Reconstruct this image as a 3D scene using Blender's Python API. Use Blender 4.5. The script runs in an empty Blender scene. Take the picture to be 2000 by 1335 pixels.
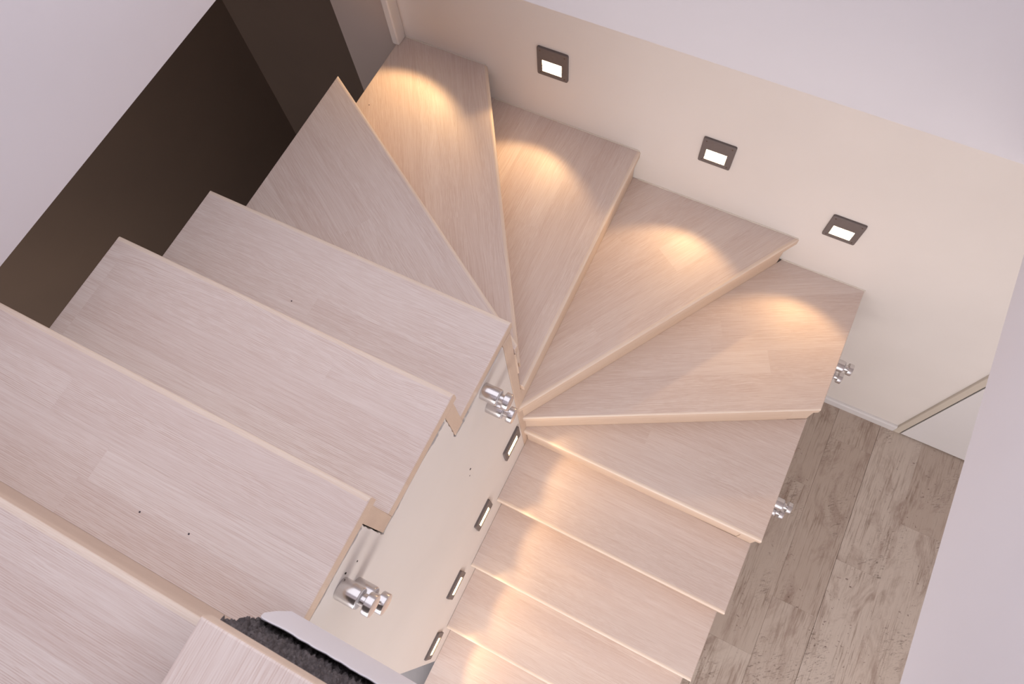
import bpy, bmesh, math, random
from mathutils import Matrix, Vector, noise
from mathutils.geometry import tessellate_polygon
random.seed(7)
S = bpy.context.scene
COL = S.collection

# ------------------------------------------------------------------ camera
ROT = Matrix(((0.8923447691415584, 0.44673691237059443, -0.06439677096941157),
              (-0.397158816202488, 0.8449511716112419, 0.35822114999735566),
              (0.21444273757424745, -0.29408102407053965, 0.9314132614383827)))
cam = bpy.data.cameras.new('camera')
cam.sensor_width = 36.0
cam.lens = 1382.285 / 2000 * 36.0
cam.clip_start = 0.02
cam.dof.use_dof = True
cam.dof.focus_distance = 2.15
cam.dof.aperture_fstop = 9.0
camo = bpy.data.objects.new('camera', cam)
camo.matrix_world = Matrix.Translation((0.4381, -1.6605, 3.8831)) @ ROT.transposed().to_4x4()
COL.objects.link(camo)
S.camera = camo

# ------------------------------------------------------------------ world, exposure
world = bpy.data.worlds.new('daylight')
S.world = world
world.use_nodes = True
bg = world.node_tree.nodes['Background']
bg.inputs['Color'].default_value = (1.0, 0.965, 1.04, 1)
bg.inputs['Strength'].default_value = 1.55
S.view_settings.view_transform = 'Standard'
S.view_settings.look = 'None'
S.view_settings.gamma = 1.0
S.view_settings.use_curve_mapping = False
S.view_settings.exposure = 0.0
LAMP_COLOR = (1.0, 0.62, 0.28)
LAMP_WATTS = 6.5


def area(name, loc, target, sx, sy, watts, color):
    l = bpy.data.lights.new(name, 'AREA')
    l.shape = 'RECTANGLE'
    l.size, l.size_y, l.energy, l.color = sx, sy, watts, color
    o = bpy.data.objects.new(name, l)
    o.location = loc
    o.rotation_euler = (Vector(target) - Vector(loc)).to_track_quat('-Z', 'Y').to_euler()
    COL.objects.link(o)
    return o



area('fill_light_front', (1.1, -4.1, 1.85), (0.5, 0.0, 1.45), 2.2, 1.1, 42, (1.0, 0.90, 0.80))  # added fill for the lower storey, no real source there

# ------------------------------------------------------------------ helpers
WM = {}


def link(name, mesh, M, mat=None, parent=None, smooth=False):
    o = bpy.data.objects.new(name, mesh)
    COL.objects.link(o)
    if mat and mesh is not None and not mesh.materials:
        mesh.materials.append(mat)
    WM[o] = M
    if parent is not None:
        o.parent = parent
        o.matrix_local = WM[parent].inverted() @ M
    else:
        o.matrix_world = M
    if smooth and mesh is not None:
        for p in mesh.polygons:
            p.use_smooth = True
    return o


def T(x, y, z):
    return Matrix.Translation((x, y, z))


def tag(o, label=None, cat=None, group=None, kind=None):
    if label: o['label'] = label
    if cat: o['category'] = cat
    if group: o['group'] = group
    if kind: o['kind'] = kind
    return o


def mesh_from(bm, name):
    me = bpy.data.meshes.new(name)
    bmesh.ops.recalc_face_normals(bm, faces=bm.faces)
    bm.to_mesh(me)
    bm.free()
    return me


def box_mesh(name, sx, sy, sz, bevel=0.0, seg=2):
    """box centred on the origin"""
    bm = bmesh.new()
    bmesh.ops.create_cube(bm, size=1)
    bmesh.ops.scale(bm, vec=(sx, sy, sz), verts=bm.verts)
    if bevel:
        bmesh.ops.bevel(bm, geom=list(bm.edges), offset=bevel, segments=seg, profile=0.5, affect='EDGES')
    return mesh_from(bm, name)


def box(name, lo, hi, mat, parent=None, bevel=0.0, seg=2):
    c = [(a + b) / 2 for a, b in zip(lo, hi)]
    return link(name, box_mesh(name, hi[0] - lo[0], hi[1] - lo[1], hi[2] - lo[2], bevel, seg), T(*c), mat, parent)


def extrude_poly(name, pts, axis, a, b):
    """prism of a (possibly concave) polygon; pts in the two other axes, extruded from a to b along axis"""
    bm = bmesh.new()

    def P(p, t):
        return {'x': (t, p[0], p[1]), 'y': (p[0], t, p[1]), 'z': (p[0], p[1], t)}[axis]
    va = [bm.verts.new(P(p, a)) for p in pts]
    vb = [bm.verts.new(P(p, b)) for p in pts]
    n = len(pts)
    for t in tessellate_polygon([[Vector((p[0], p[1], 0)) for p in pts]]):
        bm.faces.new([va[i] for i in t])
        bm.faces.new([vb[i] for i in reversed(t)])
    for i in range(n):
        bm.faces.new((va[i], va[(i + 1) % n], vb[(i + 1) % n], vb[i]))
    return mesh_from(bm, name)


def lathe_x(name, prof, n=40):
    """profile [(x, r)] turned about the x axis"""
    bm = bmesh.new()
    rings = []
    for x, r in prof:
        if r < 1e-6:
            rings.append([bm.verts.new((x, 0, 0))])
        else:
            rings.append([bm.verts.new((x, r * math.cos(2 * math.pi * i / n), r * math.sin(2 * math.pi * i / n))) for i in range(n)])
    for A, B in zip(rings, rings[1:]):
        for i in range(n):
            j = (i + 1) % n
            if len(A) == 1:
                bm.faces.new((A[0], B[i], B[j]))
            elif len(B) == 1:
                bm.faces.new((A[i], A[j], B[0]))
            else:
                bm.faces.new((A[i], A[j], B[j], B[i]))
    return mesh_from(bm, name)


# convex clipping with an edge tag per vertex (tag of the edge that starts there)
def clip(poly, p, n, newtag):
    """keep the side where (q-p).n >= 0"""
    out = []
    N = len(poly)
    for i in range(N):
        a, ta = poly[i]
        b, _ = poly[(i + 1) % N]
        da = (a[0] - p[0]) * n[0] + (a[1] - p[1]) * n[1]
        db = (b[0] - p[0]) * n[0] + (b[1] - p[1]) * n[1]
        if da >= 0:
            out.append((a, ta))
            if db < 0:
                t = da / (da - db)
                out.append(((a[0] + t * (b[0] - a[0]), a[1] + t * (b[1] - a[1])), newtag))
        elif db >= 0:
            t = da / (da - db)
            out.append(((a[0] + t * (b[0] - a[0]), a[1] + t * (b[1] - a[1])), ta))
    # drop tiny edges
    res = []
    for i, (a, ta) in enumerate(out):
        b = out[(i + 1) % len(out)][0]
        if math.hypot(a[0] - b[0], a[1] - b[1]) > 1e-4:
            res.append((a, ta))
    return res


def inset(poly, dist):
    """offset each edge of a CCW convex polygon inwards by dist[i]"""
    N = len(poly)
    L = []
    for i in range(N):
        a = poly[i]
        b = poly[(i + 1) % N]
        dx, dy = b[0] - a[0], b[1] - a[1]
        l = math.hypot(dx, dy)
        nx, ny = -dy / l, dx / l
        L.append((a[0] + nx * dist[i], a[1] + ny * dist[i], dx / l, dy / l))
    out = []
    for i in range(N):
        x1, y1, dx1, dy1 = L[i - 1]
        x2, y2, dx2, dy2 = L[i]
        det = dx1 * (-dy2) + dx2 * dy1
        if abs(det) < 1e-6:
            out.append((x2, y2))
        else:
            t = ((x2 - x1) * (-dy2) + dx2 * (y2 - y1)) / det
            out.append((x1 + dx1 * t, y1 + dy1 * t))
    return out


RAD = {'nose': 0.013, 'side': 0.0045, 'joint': 0.00006, 'butt': 0.00006, 'back': 0.0004, 'wall': 0.0006}


def slab_mesh(name, poly, thick, tags, rz=0.008):
    """rounded-edge slab; top at z=0"""
    bm = bmesh.new()
    rs = [RAD[t] for t in tags]
    ln = [math.dist(poly[i], poly[(i + 1) % len(poly)]) for i in range(len(poly))]
    rs = [min(r, 0.7 * ln[i - 1], 0.7 * ln[(i + 1) % len(ln)]) for i, r in enumerate(rs)]
    rings = []
    for th in (0, 22.5, 45, 67.5, 90):
        s, c = math.sin(math.radians(th)), math.cos(math.radians(th))
        d = [r * (1 - s) for r in rs]
        rings.append([bm.verts.new((x, y, -rz * (1 - c))) for x, y in inset(poly, d)])
    low = 0.005
    rings.append([bm.verts.new((x, y, -thick + low)) for x, y in poly])
    rings.append([bm.verts.new((x, y, -thick)) for x, y in inset(poly, [r * 0.5 for r in rs])])
    n = len(poly)
    bm.faces.new(rings[0])
    bm.faces.new(list(reversed(rings[-1])))
    for q, (A, B) in enumerate(zip(rings, rings[1:])):
        for i in range(n):
            f = bm.faces.new((A[i], B[i], B[(i + 1) % n], A[(i + 1) % n]))
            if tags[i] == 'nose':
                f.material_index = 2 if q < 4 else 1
            elif tags[i] == 'side' and q >= 2:
                f.material_index = 1
    return mesh_from(bm, name)


# ------------------------------------------------------------------ materials
def new_mat(name):
    m = bpy.data.materials.new(name)
    m.use_nodes = True
    nt = m.node_tree
    nt.nodes.clear()
    out = nt.nodes.new('ShaderNodeOutputMaterial')
    b = nt.nodes.new('ShaderNodeBsdfPrincipled')
    nt.links.new(b.outputs[0], out.inputs[0])
    return m, nt, b


def node(nt, typ, **kw):
    n = nt.nodes.new('ShaderNode' + typ)
    for k, v in kw.items():
        if k.startswith('i_'):
            n.inputs[k[2:].replace('_', ' ')].default_value = v
        else:
            setattr(n, k, v)
    return n


def ramp(nt, fac, stops):
    r = nt.nodes.new('ShaderNodeValToRGB')
    e = r.color_ramp.elements
    e[0].position, e[0].color = stops[0][0], (*stops[0][1], 1) if len(stops[0][1]) == 3 else stops[0][1]
    e[1].position, e[1].color = stops[-1][0], (*stops[-1][1], 1)
    for p, c in stops[1:-1]:
        x = e.new(p)
        x.color = (*c, 1)
    nt.links.new(fac, r.inputs[0])
    return r.outputs[0]


def mix(nt, fac, a, b, mode='MIX'):
    m = nt.nodes.new('ShaderNodeMix')
    m.data_type = 'RGBA'
    m.blend_type = mode
    for sock, v in ((m.inputs[0], fac), (m.inputs[6], a), (m.inputs[7], b)):
        if hasattr(v, 'links') or hasattr(v, 'node'):
            nt.links.new(v, sock)
        elif isinstance(v, tuple):
            sock.default_value = (*v, 1) if len(v) == 3 else v
        else:
            sock.default_value = v
    return m.outputs[2]


def math_(nt, op, a, b=None, c=None):
    m = nt.nodes.new('ShaderNodeMath')
    m.operation = op
    for i, v in enumerate((a, b, c)):
        if v is None: continue
        if hasattr(v, 'node'):
            nt.links.new(v, m.inputs[i])
        else:
            m.inputs[i].default_value = v
    return m.outputs[0]


def scaled(nt, vec, s):
    m = nt.nodes.new('ShaderNodeVectorMath')
    m.operation = 'MULTIPLY'
    nt.links.new(vec, m.inputs[0])
    m.inputs[1].default_value = s
    return m.outputs[0]


def noise_tex(nt, vec, scale=1.0, detail=2.0, rough=0.5, dist=0.0):
    n = node(nt, 'TexNoise')
    n.inputs['Scale'].default_value = scale
    n.inputs['Detail'].default_value = detail
    n.inputs['Roughness'].default_value = rough
    n.inputs['Distortion'].default_value = dist
    nt.links.new(vec, n.inputs['Vector'])
    return n.outputs[0]


def black(v):
    return (v, v, v)


def wood(name, light, dark, tint, contrast=1.0):
    """whitewashed ash / pine: grain along each piece's own x axis, every stave its own cut"""
    m, nt, b = new_mat(name)
    tc = node(nt, 'TexCoord').outputs['Object']
    info = node(nt, 'ObjectInfo').outputs['Random']
    off = nt.nodes.new('ShaderNodeVectorMath')
    off.operation = 'SCALE'
    off.inputs[0].default_value = (31.7, 17.3, 5.1)
    nt.links.new(info, off.inputs['Scale'])
    add = nt.nodes.new('ShaderNodeVectorMath')
    add.operation = 'ADD'
    nt.links.new(tc, add.inputs[0])
    nt.links.new(off.outputs[0], add.inputs[1])
    v = add.outputs[0]
    # slow wander of the grain across the board
    wander = noise_tex(nt, scaled(nt, v, (1.7, 5.0, 5.0)), 1.0, 2.0, 0.45)
    sep = node(nt, 'SeparateXYZ')
    nt.links.new(v, sep.inputs[0])
    yy = math_(nt, 'ADD', sep.outputs[1], math_(nt, 'MULTIPLY', math_(nt, 'SUBTRACT', wander, 0.5), math_(nt, 'ADD', 0.010, math_(nt, 'MULTIPLY', math_(nt, 'GREATER_THAN', math_(nt, 'FRACT', math_(nt, 'MULTIPLY', info, 13.7)), 0.72), 0.09))))
    comb = node(nt, 'CombineXYZ')
    nt.links.new(sep.outputs[0], comb.inputs[0])
    nt.links.new(yy, comb.inputs[1])
    nt.links.new(sep.outputs[2], comb.inputs[2])
    w = comb.outputs[0]
    fine = noise_tex(nt, scaled(nt, w, (9.0, 520.0, 60.0)), 1.0, 2.0, 0.6)
    fine = ramp(nt, fine, [(0.42, black(0)), (0.70, black(1))])
    # growth rings
    ring = math_(nt, 'SINE', math_(nt, 'MULTIPLY', yy, 1650.0))
    ring = math_(nt, 'POWER', math_(nt, 'ADD', math_(nt, 'MULTIPLY', ring, 0.5), 0.5), 3.0)
    brk = noise_tex(nt, scaled(nt, w, (30.0, 500.0, 60.0)), 1.0, 1.0)
    ring = math_(nt, 'MULTIPLY', ring, ramp(nt, brk, [(0.36, black(0)), (0.60, black(1))]))
    # ring strength differs between staves and fades along them
    amt = noise_tex(nt, scaled(nt, v, (1.6, 9.0, 9.0)), 1.0, 1.0)
    amt = ramp(nt, amt, [(0.36, black(0.15)), (0.58, black(1))])
    ring = math_(nt, 'MULTIPLY', ring, amt)
    tone = noise_tex(nt, scaled(nt, w, (1.3, 38.0, 10.0)), 1.0, 2.0)
    rnd2 = math_(nt, 'FRACT', math_(nt, 'MULTIPLY', info, 7.31))
    tfac = math_(nt, 'ADD', math_(nt, 'MULTIPLY', rnd2, 0.72), math_(nt, 'MULTIPLY', ramp(nt, tone, [(0.3, black(0)), (0.7, black(1))]), 0.45))
    c = mix(nt, tfac, light, tint)
    c = mix(nt, math_(nt, 'MULTIPLY', fine, 0.38 * contrast), c, dark)
    c = mix(nt, math_(nt, 'MULTIPLY', ring, 0.60 * contrast), c, dark)
    nt.links.new(c, b.inputs['Base Color'])
    b.inputs['Roughness'].default_value = 0.42
    b.inputs['Specular IOR Level'].default_value = 0.35
    bump = node(nt, 'Bump')
    bump.inputs['Strength'].default_value = 0.12
    bump.inputs['Distance'].default_value = 0.0006
    nt.links.new(math_(nt, 'SUBTRACT', 1.0, math_(nt, 'ADD', fine, ring)), bump.inputs['Height'])
    nt.links.new(bump.outputs[0], b.inputs['Normal'])
    return m


def paint(name, col, col2, rough=0.55, bumpy=0.05):
    m, nt, b = new_mat(name)
    tc = node(nt, 'TexCoord').outputs['Object']
    n = noise_tex(nt, tc, 2.3, 3.0)
    c = mix(nt, ramp(nt, n, [(0.35, black(0)), (0.7, black(1))]), col, col2)
    nt.links.new(c, b.inputs['Base Color'])
    b.inputs['Roughness'].default_value = rough
    b.inputs['Specular IOR Level'].default_value = 0.3
    bump = node(nt, 'Bump')
    bump.inputs['Strength'].default_value = bumpy
    bump.inputs['Distance'].default_value = 0.002
    nt.links.new(noise_tex(nt, tc, 60.0, 2.0), bump.inputs['Height'])
    nt.links.new(bump.outputs[0], b.inputs['Normal'])
    return m


def plain(name, col, rough=0.5, metal=0.0):
    m, nt, b = new_mat(name)
    tc = node(nt, 'TexCoord').outputs['Object']
    n = noise_tex(nt, tc, 80.0, 2.0)
    c = mix(nt, n, tuple(v * 0.9 for v in col), tuple(min(1, v * 1.08) for v in col))
    nt.links.new(c, b.inputs['Base Color'])
    b.inputs['Roughness'].default_value = rough
    b.inputs['Metallic'].default_value = metal
    return m


M_WOOD = wood('whitewashed_wood', (0.77, 0.68, 0.63), (0.50, 0.34, 0.275), (0.70, 0.595, 0.545))
M_EDGE = wood('pale_wood_edge', (0.69, 0.545, 0.435), (0.53, 0.385, 0.28), (0.63, 0.485, 0.38), 0.5)
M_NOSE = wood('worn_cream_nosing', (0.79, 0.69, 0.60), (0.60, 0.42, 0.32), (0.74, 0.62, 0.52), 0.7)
M_WALL = paint('cream_wall_paint', (0.765, 0.72, 0.685), (0.735, 0.69, 0.655))
M_WHITE = paint('white_wall_paint', (0.76, 0.735, 0.765), (0.735, 0.71, 0.74))
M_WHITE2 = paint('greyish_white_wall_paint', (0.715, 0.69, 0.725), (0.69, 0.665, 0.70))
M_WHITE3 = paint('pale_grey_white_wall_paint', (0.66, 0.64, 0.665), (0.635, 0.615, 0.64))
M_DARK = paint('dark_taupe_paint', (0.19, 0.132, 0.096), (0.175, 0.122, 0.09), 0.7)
M_SHADE = paint('shade_tinted_wall', (0.66, 0.53, 0.455), (0.62, 0.50, 0.43))
M_TRIM = paint('white_gloss_paint', (0.72, 0.70, 0.70), (0.70, 0.68, 0.68), 0.35, 0.01)
M_CASING = paint('ivory_casing_paint', (0.60, 0.54, 0.46), (0.56, 0.50, 0.43), 0.4, 0.02)
M_SEAL = plain('sealant', (0.72, 0.66, 0.58), 0.6)
M_LAMP = plain('anthracite_lamp_paint', (0.150, 0.125, 0.120), 0.55)
M_SCREW = plain('dark_screw', (0.12, 0.075, 0.055), 0.5, 0.2)
M_HOLE = plain('nail_hole', (0.05, 0.04, 0.05), 0.8)
M_GAP = plain('dark_gap', (0.016, 0.013, 0.011), 0.95)


def steel_mat():
    m, nt, b = new_mat('brushed_steel')
    tc = node(nt, 'TexCoord').outputs['Object']
    n = noise_tex(nt, scaled(nt, tc, (900.0, 40.0, 40.0)), 1.0, 2.0)
    nt.links.new(mix(nt, n, (0.58, 0.55, 0.55), (0.68, 0.66, 0.66)), b.inputs['Base Color'])
    b.inputs['Metallic'].default_value = 1.0
    r = node(nt, 'MapRange')
    nt.links.new(n, r.inputs[0])
    r.inputs[3].default_value, r.inputs[4].default_value = 0.13, 0.26
    nt.links.new(r.outputs[0], b.inputs['Roughness'])
    return m


M_STEEL = steel_mat()


def glow_mat():
    m, nt, b = new_mat('lamp_diffuser_glow')
    b.inputs['Base Color'].default_value = (0.9, 0.85, 0.75, 1)
    tc = node(nt, 'TexCoord').outputs['Object']
    n = noise_tex(nt, tc, 9.0, 1.0)
    nt.links.new(mix(nt, n, (1.0, 0.72, 0.38), (1.0, 0.76, 0.42)), b.inputs['Emission Color'])
    b.inputs['Emission Strength'].default_value = 17.0
    return m


M_GLOW = glow_mat()


def concrete_mat(name, a, b_, scale=24.0, bump_s=0.4):
    m, nt, b = new_mat(name)
    tc = node(nt, 'TexCoord').outputs['Object']
    n = noise_tex(nt, tc, scale, 6.0, 0.65)
    nt.links.new(mix(nt, ramp(nt, n, [(0.3, black(0)), (0.72, black(1))]), a, b_), b.inputs['Base Color'])
    b.inputs['Roughness'].default_value = 0.9
    bump = node(nt, 'Bump')
    bump.inputs['Strength'].default_value = bump_s
    bump.inputs['Distance'].default_value = 0.004
    nt.links.new(noise_tex(nt, tc, scale * 5, 4.0), bump.inputs['Height'])
    nt.links.new(bump.outputs[0], b.inputs['Normal'])
    return m


M_CONC = concrete_mat('dark_rough_concrete', (0.05, 0.040, 0.042), (0.17, 0.145, 0.145), 70.0, 0.8)
M_GREY = concrete_mat('grey_screed', (0.36, 0.35, 0.36), (0.44, 0.43, 0.44), 9.0, 0.1)


def plank_mat():
    m, nt, b = new_mat('weathered_plank')
    tc = node(nt, 'TexCoord').outputs['Object']
    info = node(nt, 'ObjectInfo').outputs['Random']
    off = nt.nodes.new('ShaderNodeVectorMath')
    off.operation = 'SCALE'
    off.inputs[0].default_value = (23.1, 41.9, 3.0)
    nt.links.new(info, off.inputs['Scale'])
    add = nt.nodes.new('ShaderNodeVectorMath')
    nt.links.new(tc, add.inputs[0])
    nt.links.new(off.outputs[0], add.inputs[1])
    v = add.outputs[0]
    r2 = math_(nt, 'FRACT', math_(nt, 'MULTIPLY', info, 5.77))
    c = mix(nt, r2, (0.46, 0.375, 0.315), (0.58, 0.50, 0.435))
    # broad worn patches, stretched along the board
    patch = noise_tex(nt, scaled(nt, v, (7.0, 2.6, 1.0)), 1.0, 6.0, 0.7, 0.8)
    c = mix(nt, math_(nt, 'MULTIPLY', ramp(nt, patch, [(0.49, black(0)), (0.64, black(1))]), 0.62), c, (0.27, 0.185, 0.145))
    white = noise_tex(nt, scaled(nt, v, (16.0, 5.0, 1.0)), 1.0, 5.0, 0.75, 0.5)
    c = mix(nt, math_(nt, 'MULTIPLY', ramp(nt, white, [(0.50, black(0)), (0.66, black(1))]), 0.50), c, (0.52, 0.445, 0.385))
    grain = noise_tex(nt, scaled(nt, v, (150.0, 7.0, 1.0)), 1.0, 3.0, 0.65)
    gcl = noise_tex(nt, scaled(nt, v, (9.0, 3.0, 1.0)), 1.0, 2.0)
    g = math_(nt, 'MULTIPLY', ramp(nt, grain, [(0.50, black(0)), (0.64, black(1))]), ramp(nt, gcl, [(0.40, black(0.15)), (0.62, black(1))]))
    c = mix(nt, math_(nt, 'MULTIPLY', g, 0.55), c, (0.19, 0.125, 0.085))
    # saw marks and worn-through dark flecks, slanting across the boards in clusters
    rot = nt.nodes.new('ShaderNodeVectorRotate')
    rot.inputs['Angle'].default_value = 0.9
    nt.links.new(v, rot.inputs[0])
    fl = noise_tex(nt, scaled(nt, rot.outputs[0], (130.0, 30.0, 1.0)), 1.0, 3.0, 0.7, 1.2)
    cl = noise_tex(nt, scaled(nt, v, (6.5, 2.6, 1.0)), 1.0, 3.0)
    f = math_(nt, 'MULTIPLY', ramp(nt, fl, [(0.55, black(0)), (0.66, black(1))]), ramp(nt, cl, [(0.50, black(0)), (0.60, black(1))]))
    c = mix(nt, math_(nt, 'MULTIPLY', f, 0.72), c, (0.12, 0.085, 0.065))
    fl2 = noise_tex(nt, scaled(nt, v, (48.0, 70.0, 1.0)), 1.0, 2.0, 0.6)
    cl2 = noise_tex(nt, scaled(nt, v, (4.5, 1.9, 2.0)), 1.3, 2.0)
    f2 = math_(nt, 'MULTIPLY', ramp(nt, fl2, [(0.64, black(0)), (0.70, black(1))]), ramp(nt, cl2, [(0.50, black(0)), (0.60, black(1))]))
    c = mix(nt, math_(nt, 'MULTIPLY', f2, 0.75), c, (0.13, 0.075, 0.06))
    nt.links.new(c, b.inputs['Base Color'])
    b.inputs['Roughness'].default_value = 0.5
    bump = node(nt, 'Bump')
    bump.inputs['Strength'].default_value = 0.15
    bump.inputs['Distance'].default_value = 0.001
    nt.links.new(grain, bump.inputs['Height'])
    nt.links.new(bump.outputs[0], b.inputs['Normal'])
    return m


M_PLANK = plank_mat()

# ------------------------------------------------------------------ measures of the place (metres; floor z=0, back wall y=0)
Z0, H = 2.809, 0.18
TH = 0.042                      # tread thickness
XL, XR, XR2 = -1.039, 0.0, 1.018
SOFFIT = 2.495


def zt(k):
    return Z0 - k * H


# ------------------------------------------------------------------ setting
floor = link('floor', box_mesh('floor', 6.6, 4.6, 0.1), T(1.0, -2.0, -0.064), M_GREY)
tag(floor, 'weathered taupe plank floor of the lower storey right of the stairs', kind='structure')
cols = [(0.00, -0.30), (0.225, -0.62), (0.45, -0.10), (0.675, -0.77), (0.905, -0.20), (1.132, -0.497), (1.358, -0.19),
        (1.585, -0.79), (1.81, -0.478), (2.035, -0.08), (2.26, -0.66), (2.485, -0.33), (2.71, -0.55)]
for x, j in cols:
    ys = [-0.003] + [j - 0.912 * i for i in range(5)]
    ys = [y for y in ys if y > -3.6] + [-3.6]
    for y1, y0 in zip(ys, ys[1:]):
        if y1 - y0 < 0.03: continue
        w = 0.2255 if x > 0 else 0.225
        me = box_mesh('plank', w - 0.0002, y1 - y0 - 0.0002, 0.014, 0.0004, 1)
        link('plank', me, T(x + w / 2, (y0 + y1) / 2, -0.007 + random.uniform(-0.0003, 0.0003)), M_PLANK, floor)

wall_b2 = box('wall_corner', (-1.36, 0.0, 0), (-1.05, 0.14, SOFFIT + 0.3), M_SHADE)  # part of the back wall, its dim tone put into the taupe colour
tag(wall_b2, 'strip of wall behind the cream jamb, shade put into its taupe colour', kind='structure')
wall_back = box('wall_back', (-1.049, 0.0, 0), (4.2, 0.14, SOFFIT + 0.3), M_WALL)
tag(wall_back, 'cream painted back wall with three square step lights along the turning treads', kind='structure')
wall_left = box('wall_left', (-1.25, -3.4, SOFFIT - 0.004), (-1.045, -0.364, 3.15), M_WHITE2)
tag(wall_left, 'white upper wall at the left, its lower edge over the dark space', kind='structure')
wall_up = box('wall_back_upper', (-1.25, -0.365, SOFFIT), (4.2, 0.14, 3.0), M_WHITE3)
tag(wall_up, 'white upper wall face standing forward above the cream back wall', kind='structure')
wall_right = box('wall_right', (1.006, -3.4, SOFFIT), (1.20, -0.365, 3.7), M_WHITE)
tag(wall_right, 'white parapet wall face at the right of the stairwell opening', kind='structure')
blocker_right = box('light_blocker_right', (3.4, -4.2, 0), (3.55, 0.0, SOFFIT), M_WALL)  # added out of view to cut side light on inner wall and floor
tag(blocker_right, 'unseen added cream wall holding side light off the inner wall', kind='structure')
ceiling = box('ceiling', (1.20, -3.6, SOFFIT), (4.2, -0.365, SOFFIT + 0.3), M_WHITE)
tag(ceiling, 'white ceiling slab over the lower room at the right', kind='structure')
# dark space beyond the left ends of the treads
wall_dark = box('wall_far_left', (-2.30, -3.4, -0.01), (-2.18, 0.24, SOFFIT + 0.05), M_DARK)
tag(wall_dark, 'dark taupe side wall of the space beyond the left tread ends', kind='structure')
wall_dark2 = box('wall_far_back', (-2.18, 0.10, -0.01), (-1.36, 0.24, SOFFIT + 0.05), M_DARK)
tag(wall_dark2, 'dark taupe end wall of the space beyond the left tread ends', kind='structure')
blocker_stair = box('light_blocker_stair', (-0.95, -2.108, -0.01), (-0.127, -2.00, 2.58), M_WALL)  # added out of view to keep the space left of the treads dark
tag(blocker_stair, 'unseen added cream wall limiting light into the space under the upper flight', kind='structure')
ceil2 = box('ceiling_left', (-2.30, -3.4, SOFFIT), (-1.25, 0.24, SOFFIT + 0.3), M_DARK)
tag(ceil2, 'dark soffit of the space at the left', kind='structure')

blocker_left = box('light_blocker_left', (-1.25, -2.60, 3.15), (-1.045, -1.55, 4.6), M_WHITE)  # added out of view to block sky light on the landing
tag(blocker_left, 'unseen added white wall piece shading the landing from the left', kind='structure')
blocker_front = box('light_blocker_front', (-1.25, -2.75, SOFFIT + 0.31), (1.20, -2.60, 4.6), M_WHITE)  # added behind the camera as an occluder for landing and upper boards
tag(blocker_front, 'unseen added white blocker behind the camera, dimming the landing', kind='structure')
blocker_ceil = box('light_blocker_top', (-1.25, -3.1, 4.6), (1.20, -1.65, 4.7), M_WHITE)  # added out of view to block overhead light on landing and boards
tag(blocker_ceil, 'unseen added white slab overhead, dimming the landing and upper boards', kind='structure')
# jamb standing on the sixth tread in the back left corner
trim = box('trim_1', (-1.052, -0.053, zt(6) + 0.001), (-1.020, 0.002, SOFFIT), M_WALL, bevel=0.006, seg=3)
tag(trim, 'slim cream wall end standing on the tread in the back left corner', kind='structure')

# baseboard and door in the back wall
bb = extrude_poly('baseboard_back', [(-0.016, 0.0), (-0.016, 0.052), (-0.011, 0.060), (-0.004, 0.062), (0.0, 0.062), (0.0, 0.0)], 'x', 0.3, 1.648)
bb = link('baseboard_back', bb, Matrix.Identity(4), M_TRIM)
tag(bb, 'low white baseboard along the cream back wall', kind='structure')
door = link('door_1', None, T(1.66, 0, 0))
tag(door, 'white flush door in an ivory casing at the foot of the back wall', kind='structure')
box('door_casing', (1.648, -0.016, 0.0), (1.683, 0.004, 2.12), M_CASING, door, 0.004, 3)
box('door_casing', (2.567, -0.016, 0.0), (2.602, 0.004, 2.12), M_CASING, door, 0.004, 3)
box('door_casing', (1.683, -0.016, 2.085), (2.567, 0.004, 2.12), M_CASING, door, 0.004, 3)
box('door_gap', (1.6835, -0.006, 0.004), (2.5665, 0.002, 2.0845), M_GAP, door)
box('door_panel', (1.689, -0.0155, 0.008), (2.561, -0.0062, 2.079), M_TRIM, door, 0.002, 2)

# ------------------------------------------------------------------ upper floor slab at the bottom of the frame
upper = box('floor_upper', (-0.018, -3.4, SOFFIT + 0.004), (1.20, -1.915, Z0 - 0.046), M_CONC)
tag(upper, 'upper floor edge with whitewashed boards over broken dark concrete and white plaster', kind='structure')


def rough_strip():
    """exposed concrete face between the boards and the plaster"""
    bm = bmesh.new()
    nx, nz = 420, 70
    x0, x1, z0, z1 = -0.018, 1.0, 2.56, Z0 - 0.036
    g = []
    for i in range(nx + 1):
        row = []
        for j in range(nz + 1):
            x = x0 + (x1 - x0) * i / nx
            z = z0 + (z1 - z0) * j / nz
            p = Vector((x * 60, z * 60, 0))
            d = 0.005 * noise.noise(p * 0.6) + 0.0105 * noise.noise(p * 2.6 + Vector((5, 3, 1))) + 0.005 * noise.noise(p * 5.3)
            y = -1.897 + d - (0.018 if j in (0, nz) else 0)
            xx = x
            if i == 0: y -= 0.014
            row.append(bm.verts.new((xx, y, z + 0.002 * noise.noise(p * 2))))
        g.append(row)
    for i in range(nx):
        for j in range(nz):
            bm.faces.new((g[i][j], g[i + 1][j], g[i + 1][j + 1], g[i][j + 1]))
    # left return
    for j in range(nz):
        a = bm.verts.new((x0, -1.99, g[0][j].co.z))
        b2 = bm.verts.new((x0, -1.99, g[0][j + 1].co.z))
        bm.faces.new((g[0][j], g[0][j + 1], b2, a))
    return mesh_from(bm, 'broken_concrete')


link('broken_concrete', rough_strip(), Matrix.Identity(4), M_CONC, upper, True)


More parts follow.
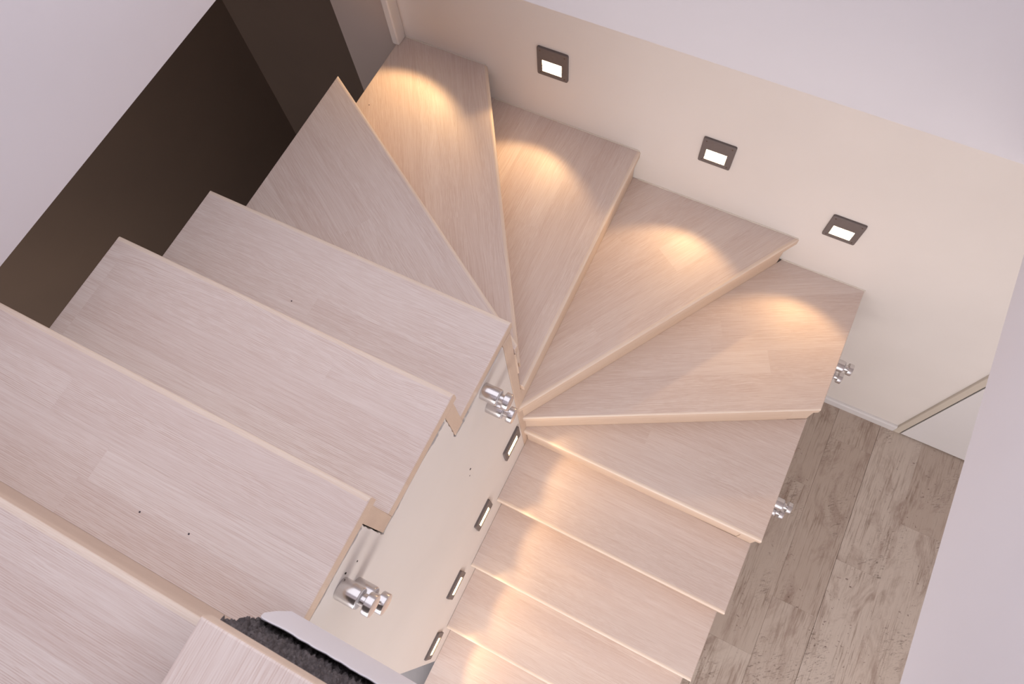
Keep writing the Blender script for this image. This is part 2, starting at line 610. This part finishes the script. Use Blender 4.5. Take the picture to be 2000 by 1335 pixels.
def plaster():
    rnd = random.Random(3)
    xs, top = [], []
    N = 90
    for i in range(N + 1):
        x = -0.014 + 1.015 * (i / N) ** 1.4
        xs.append(x)
        z = 2.668 + 0.008 * noise.noise(Vector((x * 17, 2, 0))) + 0.006 * noise.noise(Vector((x * 60, 7, 0)))
        z += 0.012 * max(0, 1 - abs(x - 0.02) / 0.03)
        if x < 0.010:
            z -= 0.045 * ((0.010 - x) / 0.024) ** 2.2
        top.append(z)
    bm = bmesh.new()
    prof = [(0.0, -0.0), (0.0, 0.0)]
    rows = []
    for x, z in zip(xs, top):
        lip = -1.8805
        curl = max(0.0, (0.02 - x) / 0.034)
        back = 0.0035 + 0.004 * curl
        row = [bm.verts.new((x, lip - back, z - 0.002)), bm.verts.new((x, lip - back * 0.55, z)), bm.verts.new((x, lip - 0.001 - 0.003 * curl, z - 0.0004)), bm.verts.new((x, lip - 0.003 * curl, z - 0.003)),
               bm.verts.new((x, lip, 2.60 - 0.03 * curl)), bm.verts.new((x, lip, SOFFIT)), bm.verts.new((x, lip - 0.014, SOFFIT))]
        rows.append(row)
    for A, B in zip(rows, rows[1:]):
        for j in range(len(A) - 1):
            bm.faces.new((A[j], B[j], B[j + 1], A[j + 1]))
    bm.faces.new(rows[0])
    bm.faces.new(rows[-1])
    return mesh_from(bm, 'plaster_facing')


link('plaster_facing', plaster(), Matrix.Identity(4), M_WHITE, upper, False)

# ------------------------------------------------------------------ the staircase
stair = link('staircase', None, T(0.5, -2.2, 0))
tag(stair, 'whitewashed wooden staircase with winder treads turning around an inner white wall', 'staircase')


def nrm(a):
    l = math.hypot(*a)
    return (a[0] / l, a[1] / l)


def stave_object(name, poly, ang, z, parent, mat=M_WOOD, thick=TH):
    pts = [p for p, _ in poly]
    cx = sum(p[0] for p in pts) / len(pts)
    cy = sum(p[1] for p in pts) / len(pts)
    c, s = math.cos(-ang), math.sin(-ang)
    loc = [((p[0] - cx) * c - (p[1] - cy) * s, (p[0] - cx) * s + (p[1] - cy) * c) for p in pts]
    me = slab_mesh(name, loc, thick, [t for _, t in poly])
    me.materials.append(mat)
    me.materials.append(M_EDGE)
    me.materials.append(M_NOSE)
    M = T(cx, cy, z) @ Matrix.Rotation(ang, 4, 'Z')
    return link(name, me, M, mat, parent)


def build_tread(k, poly, nose_p, nose_d, rng, parent=None, first=0.075, name='tread', widths=(0.055, 0.12), splits=0.45, z=None, end_cut=None):
    """poly: CCW [(pt, tag)]; nose_p a point on the nosing, nose_d its direction (rear lies to its left)"""
    n = (-nose_d[1], nose_d[0])
    ang = math.atan2(nose_d[1], nose_d[0])
    depth = max((p[0] - nose_p[0]) * n[0] + (p[1] - nose_p[1]) * n[1] for p, _ in poly)
    z = zt(k) if z is None else z
    t0, root = -0.001, None
    w = first
    while t0 < depth - 1e-4:
        t1 = t0 + w
        if depth - t1 < 0.035: t1 = depth + 0.01
        pa = (nose_p[0] + n[0] * t0, nose_p[1] + n[1] * t0)
        pb = (nose_p[0] + n[0] * t1, nose_p[1] + n[1] * t1)
        s = clip(poly, pa, n, 'joint') if root else poly
        s = clip(s, pb, (-n[0], -n[1]), 'joint')
        if len(s) >= 3:
            pieces = [s]
            proj = [p[0] * nose_d[0] + p[1] * nose_d[1] for p, _ in s]
            if root and max(proj) - min(proj) > 0.5 and rng.random() < splits:
                q = min(proj) + (max(proj) - min(proj)) * rng.uniform(0.25, 0.75)
                pq = (nose_d[0] * q, nose_d[1] * q)
                pieces = [clip(s, pq, nose_d, 'butt'), clip(s, pq, (-nose_d[0], -nose_d[1]), 'butt')]
            if end_cut is not None and root:
                pieces = [h for p2 in pieces for h in (clip(p2, (end_cut, 0), (1, 0), 'butt'), clip(p2, (end_cut, 0), (-1, 0), 'butt'))]
            for pc in pieces:
                if len(pc) < 3: continue
                if root is None:
                    root = stave_object(name, pc, ang, z, parent)
                else:
                    stave_object('stave', pc, ang, z, root)
        t0 = t1
        w = rng.uniform(*widths)
    return root


def rect(x0, y0, x1, y1, tags):
    """tags: bottom, right, top, left"""
    return [((x0, y0), tags[0]), ((x1, y0), tags[1]), ((x1, y1), tags[2]), ((x0, y1), tags[3])]


SET = 0.013                     # riser face behind the nosing above
YN = {0: -1.896, 1: -1.940, 2: -1.6305, 3: -1.3285, 4: -1.0415}
rng = random.Random(11)
for k in (2, 3, 4):
    y1 = YN[k]
    y0 = YN[k - 1] - SET
    xr = -0.003 if k == 4 else 0.0
    poly = rect(XL, y0, xr, y1, ('back', 'side', 'nose', 'side'))
    build_tread(k, poly, (0, y1), (-1, 0), rng, stair, first=0.07, splits=0.6, end_cut=-0.992 if k == 3 else None)
# landing that the first riser climbs to
poly = rect(XL, -3.2, -0.034, YN[1], ('back', 'back', 'nose', 'side'))
build_tread(1, poly, (0, YN[1]), (-1, 0), rng, stair, first=0.08, splits=0.5)
# boards of the upper floor, grain running away from the stairwell
poly = rect(-0.030, -3.2, 1.004, YN[0], ('back', 'back', 'side', 'side'))
ub = build_tread(0, poly, (-0.030, -3.2), (0, -1), rng, upper, first=0.09, name='floorboard', splits=0.0, widths=(0.09, 0.13), z=Z0)

# winders: nosing lines (outer end first)
CPT = {5: ((-1.0345, -0.392), (0.0, -1.036)), 6: ((-0.656, 0.0), (0.005, -1.045)), 7: ((0.0, 0.0), (0.0125, -1.063)),
       8: ((0.690, 0.0), (0.010, -1.078)), 9: ((1.018, -0.554), (0.010, -1.074)), 10: ((1.018, -1.0815), (0.0, -1.088))}


def line(k):
    a, b = CPT[k]
    d = nrm((b[0] - a[0], b[1] - a[1]))
    return a, d, (-d[1], d[0])      # direction runs inwards; normal to its left


base = [((XL, -1.5), 'wall'), ((XR2, -1.5), 'side'), ((XR2, -0.0008), 'wall'), ((XL, -0.0008), 'side')]
for k in range(5, 11):
    a, d, n = line(k)
    poly = list(base)
    # keep the uphill side: turning clockwise downwards, uphill is to the right of the inward direction
    poly = clip(poly, a, (-n[0], -n[1]), 'nose')
    if k == 5:
        poly = clip(poly, (0, YN[4] - SET), (0, 1), 'back')
        poly = clip(poly, (0.003, 0), (-1, 0), 'side')
    else:
        pa, pd, pn = line(k - 1)
        q = (pa[0] - pn[0] * SET, pa[1] - pn[1] * SET)
        poly = clip(poly, q, pn, 'back')
    if k == 6:
        poly = clip(poly, (0.0, -1.034), (-0.35, 0.94), 'side')
    if k == 7:
        poly = clip(poly, (0.0, -1.054), (0, 1), 'side')
    if k >= 9:
        poly = clip(poly, (0.0, 0), (1, 0), 'wall')
    nd = (-d[0], -d[1])             # rear must lie to the left of the nosing direction
    build_tread(k, poly, a, nd, rng, stair, first=0.065, splits=0.3 if k != 9 else 0.8)
YL = {10: -1.083, 11: -1.371, 12: -1.6565, 13: -1.942, 14: -2.228, 15: -2.512}
for k in range(11, 16):
    poly = rect(0.0, YL[k], XR2 + (0.003 if k == 12 else 0), YL[k - 1] + SET, ('nose', 'side', 'back', 'wall'))
    build_tread(k, poly, (0, YL[k]), (1, 0), rng, stair, first=0.07, splits=0.45)


# risers
def riser(p, q, inward, ztop, zbot, ext=(0.0, 0.0)):
    """board below the nosing line p-q; inward = unit normal pointing uphill"""
    d = nrm((q[0] - p[0], q[1] - p[1]))
    L = math.hypot(q[0] - p[0], q[1] - p[1])
    mid = ((p[0] + q[0]) / 2 + inward[0] * (SET + 0.021), (p[1] + q[1]) / 2 + inward[1] * (SET + 0.021))
    me = box_mesh('riser', L, 0.042, ztop - zbot - 0.001, 0.0012, 1)
    M = T(mid[0], mid[1], (ztop + zbot) / 2) @ Matrix.Rotation(math.atan2(d[1], d[0]), 4, 'Z')
    return link('riser', me, M, M_EDGE, stair)


for k in (1, 2, 3, 4):
    zl = zt(k + 1) - TH
    riser((XL + 0.002, YN[k]), (-0.034 if k == 1 else -0.0015 if k < 4 else -0.004, YN[k]), (0, -1), zt(k) - TH, zl)
CUT = {5: 0.036, 6: 0.036, 7: 0.006, 8: 0.038, 9: 0.076}
for k in range(5, 10):
    a, d, n = line(k)
    b = CPT[k][1]
    a2 = (a[0] + d[0] * CUT[k], a[1] + d[1] * CUT[k])
    b2 = (b[0] + d[0] * 0.012, b[1] + d[1] * 0.012)
    riser(a2, b2, (-n[0], -n[1]), zt(k) - TH, zt(k + 1) - TH)
riser((0.002, CPT[10][1][1]), (0.953, CPT[10][0][1]), (0, 1), zt(10) - TH, zt(11) - TH)
link('riser', extrude_poly('riser', [(0.920, -0.5885), (1.0130, -0.5405), (1.0130, -0.5305), (0.9535, -0.5305), (0.920, -0.560)], 'z', zt(10) - TH + 0.001, zt(9) - TH - 0.001), Matrix.Identity(4), M_EDGE, stair)
for k in range(11, 16):
    riser((0.002, YL[k]), (0.953, YL[k]), (0, 1), zt(k) - TH, max(zt(k + 1) - TH, 0.001))
for k in range(10, 16):
    y = YL[k] + SET
    box('riser', (0.9531, y + 0.00005, max(zt(k + 1), 0.0) + 0.001), (1.0130, y + 0.0018, zt(k) - TH - 0.001), M_EDGE, stair)
# inner post the winders turn around
post = link('newel_post', box_mesh('newel_post', 0.062, 0.046, zt(4) - TH - 0.30, 0.003, 2), T(-0.031, -1.081, (zt(4) - TH + 0.30) / 2), M_EDGE, stair)

# nail holes left in the treads
for x, y, k in ((-0.985, -0.3476, 6), (-0.60, -1.25, 4), (-0.42, -1.87, 2), (-0.30, -1.86, 2), (-0.90, -1.83, 2)):
    me = bpy.data.meshes.new('nail_hole')
    bm = bmesh.new()
    bmesh.ops.create_circle(bm, cap_ends=True, radius=0.0022, segments=10)
    bm.to_mesh(me)
    bm.free()
    link('nail_hole', me, T(x, y, zt(k) + 0.0003), M_HOLE, stair)


# ------------------------------------------------------------------ inner wall under the upper flight
rj = random.Random(5)


def inner_profile(gap):
    prof = [(-2.108, 0.0), (-1.106, 0.0), (-1.106, 0.0)]
    for k in (4, 3, 2):
        zu = zt(k) - TH - 0.0008
        ya = prof[-1][0]
        yb = YN[k - 1] - SET - 0.044
        if k == 2: yb = -2.108
        prof[-1] = (ya, zu)
        n = int((ya - yb) / 0.008)
        for i in range(1, n):
            y = ya + (yb - ya) * i / n
            g = 0.0
            if gap:
                g = max(0.0, noise.noise(Vector((y * 9, k * 3.1, 0))) + 0.10) * 0.026 * (0.55 + 0.9 * rj.random())
                g = min(g, 0.019)
            prof.append((y, zu - g))
        prof.append((yb, zu - (0.006 if gap and k > 2 else 0)))
        if k > 2:
            z2 = zt(k - 1) - TH - 0.001
            for i in range(1, 12):
                g = max(0.0, noise.noise(Vector((i * 0.7, k * 7.7, 4))) + 0.1) * 0.010 if gap else 0.0
                prof.append((yb - g, zu + (z2 - zu) * i / 12 - (0.004 if gap and i == 0 else 0)))
            prof.append((yb, z2))
    return prof


wall_in = link('wall_inner', extrude_poly('wall_inner', inner_profile(True), 'x', -0.016, -0.0006), Matrix.Identity(4), M_WALL)
core = link('wall_core', extrude_poly('wall_core', inner_profile(False), 'x', -0.125, -0.0165), Matrix.Identity(4), M_GAP, wall_in)
tag(wall_in, 'cream inner wall between the two flights with four step lights and steel standoffs', kind='structure')
for y, z, r in ((-1.40, 1.66, 0.006), (-1.415, 1.62, 0.0035), (-1.79, 2.345, 0.004), (-1.76, 2.31, 0.003)):
    bm = bmesh.new()
    vs = [bm.verts.new((0, r * (1 + 0.5 * rj.random()) * 0.6 * math.cos(a * 0.785), r * (1 + 0.5 * rj.random()) * math.sin(a * 0.785))) for a in range(8)]
    bm.faces.new(vs)
    link('plaster_chip', mesh_from(bm, 'plaster_chip'), T(-0.0002, y, z), M_GAP, wall_in)

# outer wall carrying the right ends of the lower flight
prof = [(-0.004, 0.0), (-0.004, zt(9) - TH - 0.002), (-0.530, zt(9) - TH - 0.002)]
for k in range(10, 16):
    zu = zt(k) - TH - 0.002
    prof += [(prof[-1][0], zu), (YL[k] + SET + 0.002, zu)]
prof += [(prof[-1][0], 0.0)]
wall_out = link('wall_stringer', extrude_poly('wall_stringer', prof, 'x', 0.955, 1.0135), Matrix.Identity(4), M_WALL)
tag(wall_out, 'cream stepped wall under the right ends of the lower treads', kind='structure')


# sealant beads where the winders meet the back wall
def bead(x0, x1, z):
    bm = bmesh.new()
    n = max(4, int((x1 - x0) / 0.012))
    rings = []
    for i in range(n + 1):
        x = x0 + (x1 - x0) * i / n
        r = 0.0034 + 0.0016 * noise.noise(Vector((x * 40, z * 9, 1)))
        rings.append([bm.verts.new((x, -0.0004 - r * math.cos(a), z + 0.0006 + r * math.sin(a))) for a in (0, 0.5, 1.0, math.pi / 2)])
    for A, B in zip(rings, rings[1:]):
        for j in range(3):
            bm.faces.new((A[j], B[j], B[j + 1], A[j + 1]))
    link('sealant_bead', mesh_from(bm, 'sealant_bead'), Matrix.Identity(4), M_SEAL, wall_back)


bead(-1.018, -0.66, zt(6))
bead(-0.64, -0.005, zt(7))
bead(0.01, 0.685, zt(8))
bead(0.67, 1.02, zt(9))


# ------------------------------------------------------------------ step lights
FW, FH, FT = 0.122, 0.132, 0.009
WX0, WX1, WZ0, WZ1 = -0.040, 0.037, -0.045, 0.010        # glowing window in the plate


def plate_mesh():
    """plate in the xz plane, front towards -y, rounded corners and edges, the window cut through"""
    bm = bmesh.new()

    def outline(ins):
        r = 0.007 - ins
        pts = []
        for cx, cz, a0 in ((1, 1, 0), (-1, 1, 90), (-1, -1, 180), (1, -1, 270)):
            for i in range(5):
                a = math.radians(a0 + 22.5 * i)
                pts.append((cx * (FW / 2 - 0.007) + r * math.cos(a), cz * (FH / 2 - 0.007) + r * math.sin(a)))
        return pts
    inner = [(WX1, WZ1), (WX0, WZ1), (WX0, WZ0), (WX1, WZ0)]
    loops = [[bm.verts.new((x, y, z)) for x, z in outline(ins)] for ins, y in ((0.0, 0.0), (0.0, -FT + 0.0016), (0.0006, -FT + 0.0005), (0.0018, -FT))]
    n = 20
    for A, B in zip(loops, loops[1:]):
        for i in range(n):
            bm.faces.new((A[i], A[(i + 1) % n], B[(i + 1) % n], B[i]))
    wf = [bm.verts.new((x, -FT, z)) for x, z in inner]
    wb = [bm.verts.new((x, -0.001, z)) for x, z in inner]
    F = loops[-1]
    for q in range(4):
        for i in range(4):
            bm.faces.new((F[q * 5 + i], F[q * 5 + i + 1], wf[q]))
        bm.faces.new((F[q * 5 + 4], F[(q * 5 + 5) % n], wf[(q + 1) % 4], wf[q]))
        bm.faces.new((wf[q], wf[(q + 1) % 4], wb[(q + 1) % 4], wb[q]))
    return mesh_from(bm, 'faceplate')


ME_PLATE = plate_mesh()
ME_DIFF = box_mesh('diffuser', WX1 - WX0, 0.002, WZ1 - WZ0)
ME_LOUVRE = box_mesh('louvre', WX1 - WX0, 0.0005, 0.0012)
M_LOUVRE = plain('amber_louvre', (0.88, 0.58, 0.25), 0.5)
ME_SCREW = lathe_x('screw', [(0.0, 0.0030), (0.0006, 0.0028), (0.0008, 0.0022), (0.0003, 0.0015), (0.0003, 0.0)], 12)
ME_LAMPS = {}


def step_light(x, y, z, rot, label, watts=1.0, cat='light', tilt=0.0, throw=0.55):
    M = T(x, y, z) @ Matrix.Rotation(rot, 4, 'Z') @ Matrix.Rotation(tilt, 4, 'Y')
    o = link('step_light', None, M)
    tag(o, label, cat, 'step lights in the stair walls')
    link('faceplate', ME_PLATE, M, M_LAMP, o)
    link('diffuser', ME_DIFF, M @ T((WX0 + WX1) / 2, -0.0068, (WZ0 + WZ1) / 2), M_GLOW, o)
    for i in range(6):
        link('louvre', ME_LOUVRE, M @ T((WX0 + WX1) / 2, -0.0082, WZ0 + 0.0045 + i * 0.0052), M_LOUVRE, o)
    for sx in (-1, 1):
        for sz in (-1, 1):
            link('screw', ME_SCREW, M @ T(sx * 0.048, -FT, sz * 0.052) @ Matrix.Rotation(-math.pi / 2, 4, 'Z'), M_SCREW, o)
    l = bpy.data.lights.new('step_light_beam', 'SPOT')
    l.energy = LAMP_WATTS * watts
    l.color = LAMP_COLOR
    l.spot_size = math.radians(98)
    l.spot_blend = 0.38
    l.shadow_soft_size = 0.012
    l.use_nodes = True                    # the louvred lens throws most of its light down onto the tread
    nt = l.node_tree
    em = nt.nodes['Emission']
    g = nt.nodes.new('ShaderNodeNewGeometry')
    sp = nt.nodes.new('ShaderNodeSeparateXYZ')
    nt.links.new(g.outputs['Incoming'], sp.inputs[0])
    nt.links.new(math_(nt, 'POWER', math_(nt, 'ABSOLUTE', sp.outputs[2]), throw), em.inputs['Strength'])
    lo = link('beam', l, M @ T(0, -0.026, -0.018) @ Matrix.Rotation(math.radians(-67), 4, 'X'), None, o)
    return o


STEP = [(-0.373, 1.861, 'highest of three in a row on the cream back wall'),
        (0.281, 1.699, 'middle of three in a row on the cream back wall'),
        (0.806, 1.531, 'lowest of three in a row on the cream back wall')]
for x, z, lab in STEP:
    step_light(x, 0.0, z, 0.0, 'square dark grey recessed lamp, ' + lab, 0.95)
step_light(-0.886, 0.0, 2.052, 0.0, 'square dark grey recessed lamp high in the back left corner', 1.5)
STEP2 = [(-1.185, 1.172, 'topmost on the inner wall beside the post', 0.0),
         (-1.464, 1.000, 'second from the post on the inner wall', 0.0),
         (-1.752, 0.812, 'third from the post on the inner wall', 0.0),
         (-2.020, 0.590, 'lowest on the inner wall, near its end', 0.0)]
for y, z, lab, tl in STEP2:
    step_light(-0.0006, y, z, math.pi / 2, 'dark grey recessed lamp seen edge on, ' + lab, 0.72, tilt=tl, throw=2.2)

# ------------------------------------------------------------------ steel standoffs for a glass railing
ME_BODY = lathe_x('body', [(0, 0), (0, 0.0235), (0.001, 0.0245), (0.003, 0.025), (0.047, 0.025), (0.0495, 0.0243), (0.051, 0.0225), (0.051, 0.0)], 48)
ME_NECK = lathe_x('neck', [(0.049, 0.0135), (0.068, 0.0135)], 32)
ME_WASH = lathe_x('washer', [(0.051, 0.0), (0.051, 0.0225), (0.0525, 0.0225), (0.0525, 0.0)], 40)
ME_CAP = lathe_x('cap', [(0.0665, 0), (0.0665, 0.0238), (0.068, 0.025), (0.0835, 0.025), (0.0848, 0.0242), (0.085, 0.0232), (0.085, 0.0)], 48)
M_WASH = plain('grey_washer', (0.55, 0.53, 0.55), 0.45)


def smooth_by_angle(me):
    for p in me.polygons:
        p.use_smooth = True
    try:
        me.set_sharp_from_angle(angle=math.radians(32))
    except Exception:
        pass


for me in (ME_BODY, ME_NECK, ME_CAP, ME_WASH):
    smooth_by_angle(me)


def standoff(x, y, z, label):
    M = T(x, y, z)
    o = link('railing_standoff', None, M)
    tag(o, label, 'standoff', 'steel railing standoffs')
    link('body', ME_BODY, M, M_STEEL, o)
    link('washer', ME_WASH, M, M_WASH, o)
    link('neck', ME_NECK, M, M_STEEL, o)
    link('cap', ME_CAP, M, M_STEEL, o)


standoff(-0.0006, -1.821, 2.330, 'large steel standoff under the tread end beside broken concrete, upper of that pair')
standoff(-0.0006, -1.816, 2.230, 'polished steel standoff just below another one beside the broken concrete edge')
standoff(-0.0006, -1.234, 2.017, 'polished steel standoff directly under the tread corner next to the newel post')
standoff(-0.0006, -1.231, 1.868, 'lower polished steel standoff of the pair next to the newel post')
standoff(1.0135, -0.299, 1.080, 'small steel standoff at the right tread edge near the baseboard, upper of its pair')
standoff(1.0135, -0.294, 0.962, 'small half hidden steel standoff at the tread edge near the baseboard, lower of its pair')
standoff(1.0135, -0.886, 0.905, 'small steel standoff at the tread edge over plank floor, upper of its pair')
standoff(1.0135, -0.896, 0.808, 'small steel standoff at the tread edge over plank floor, lower of its pair')
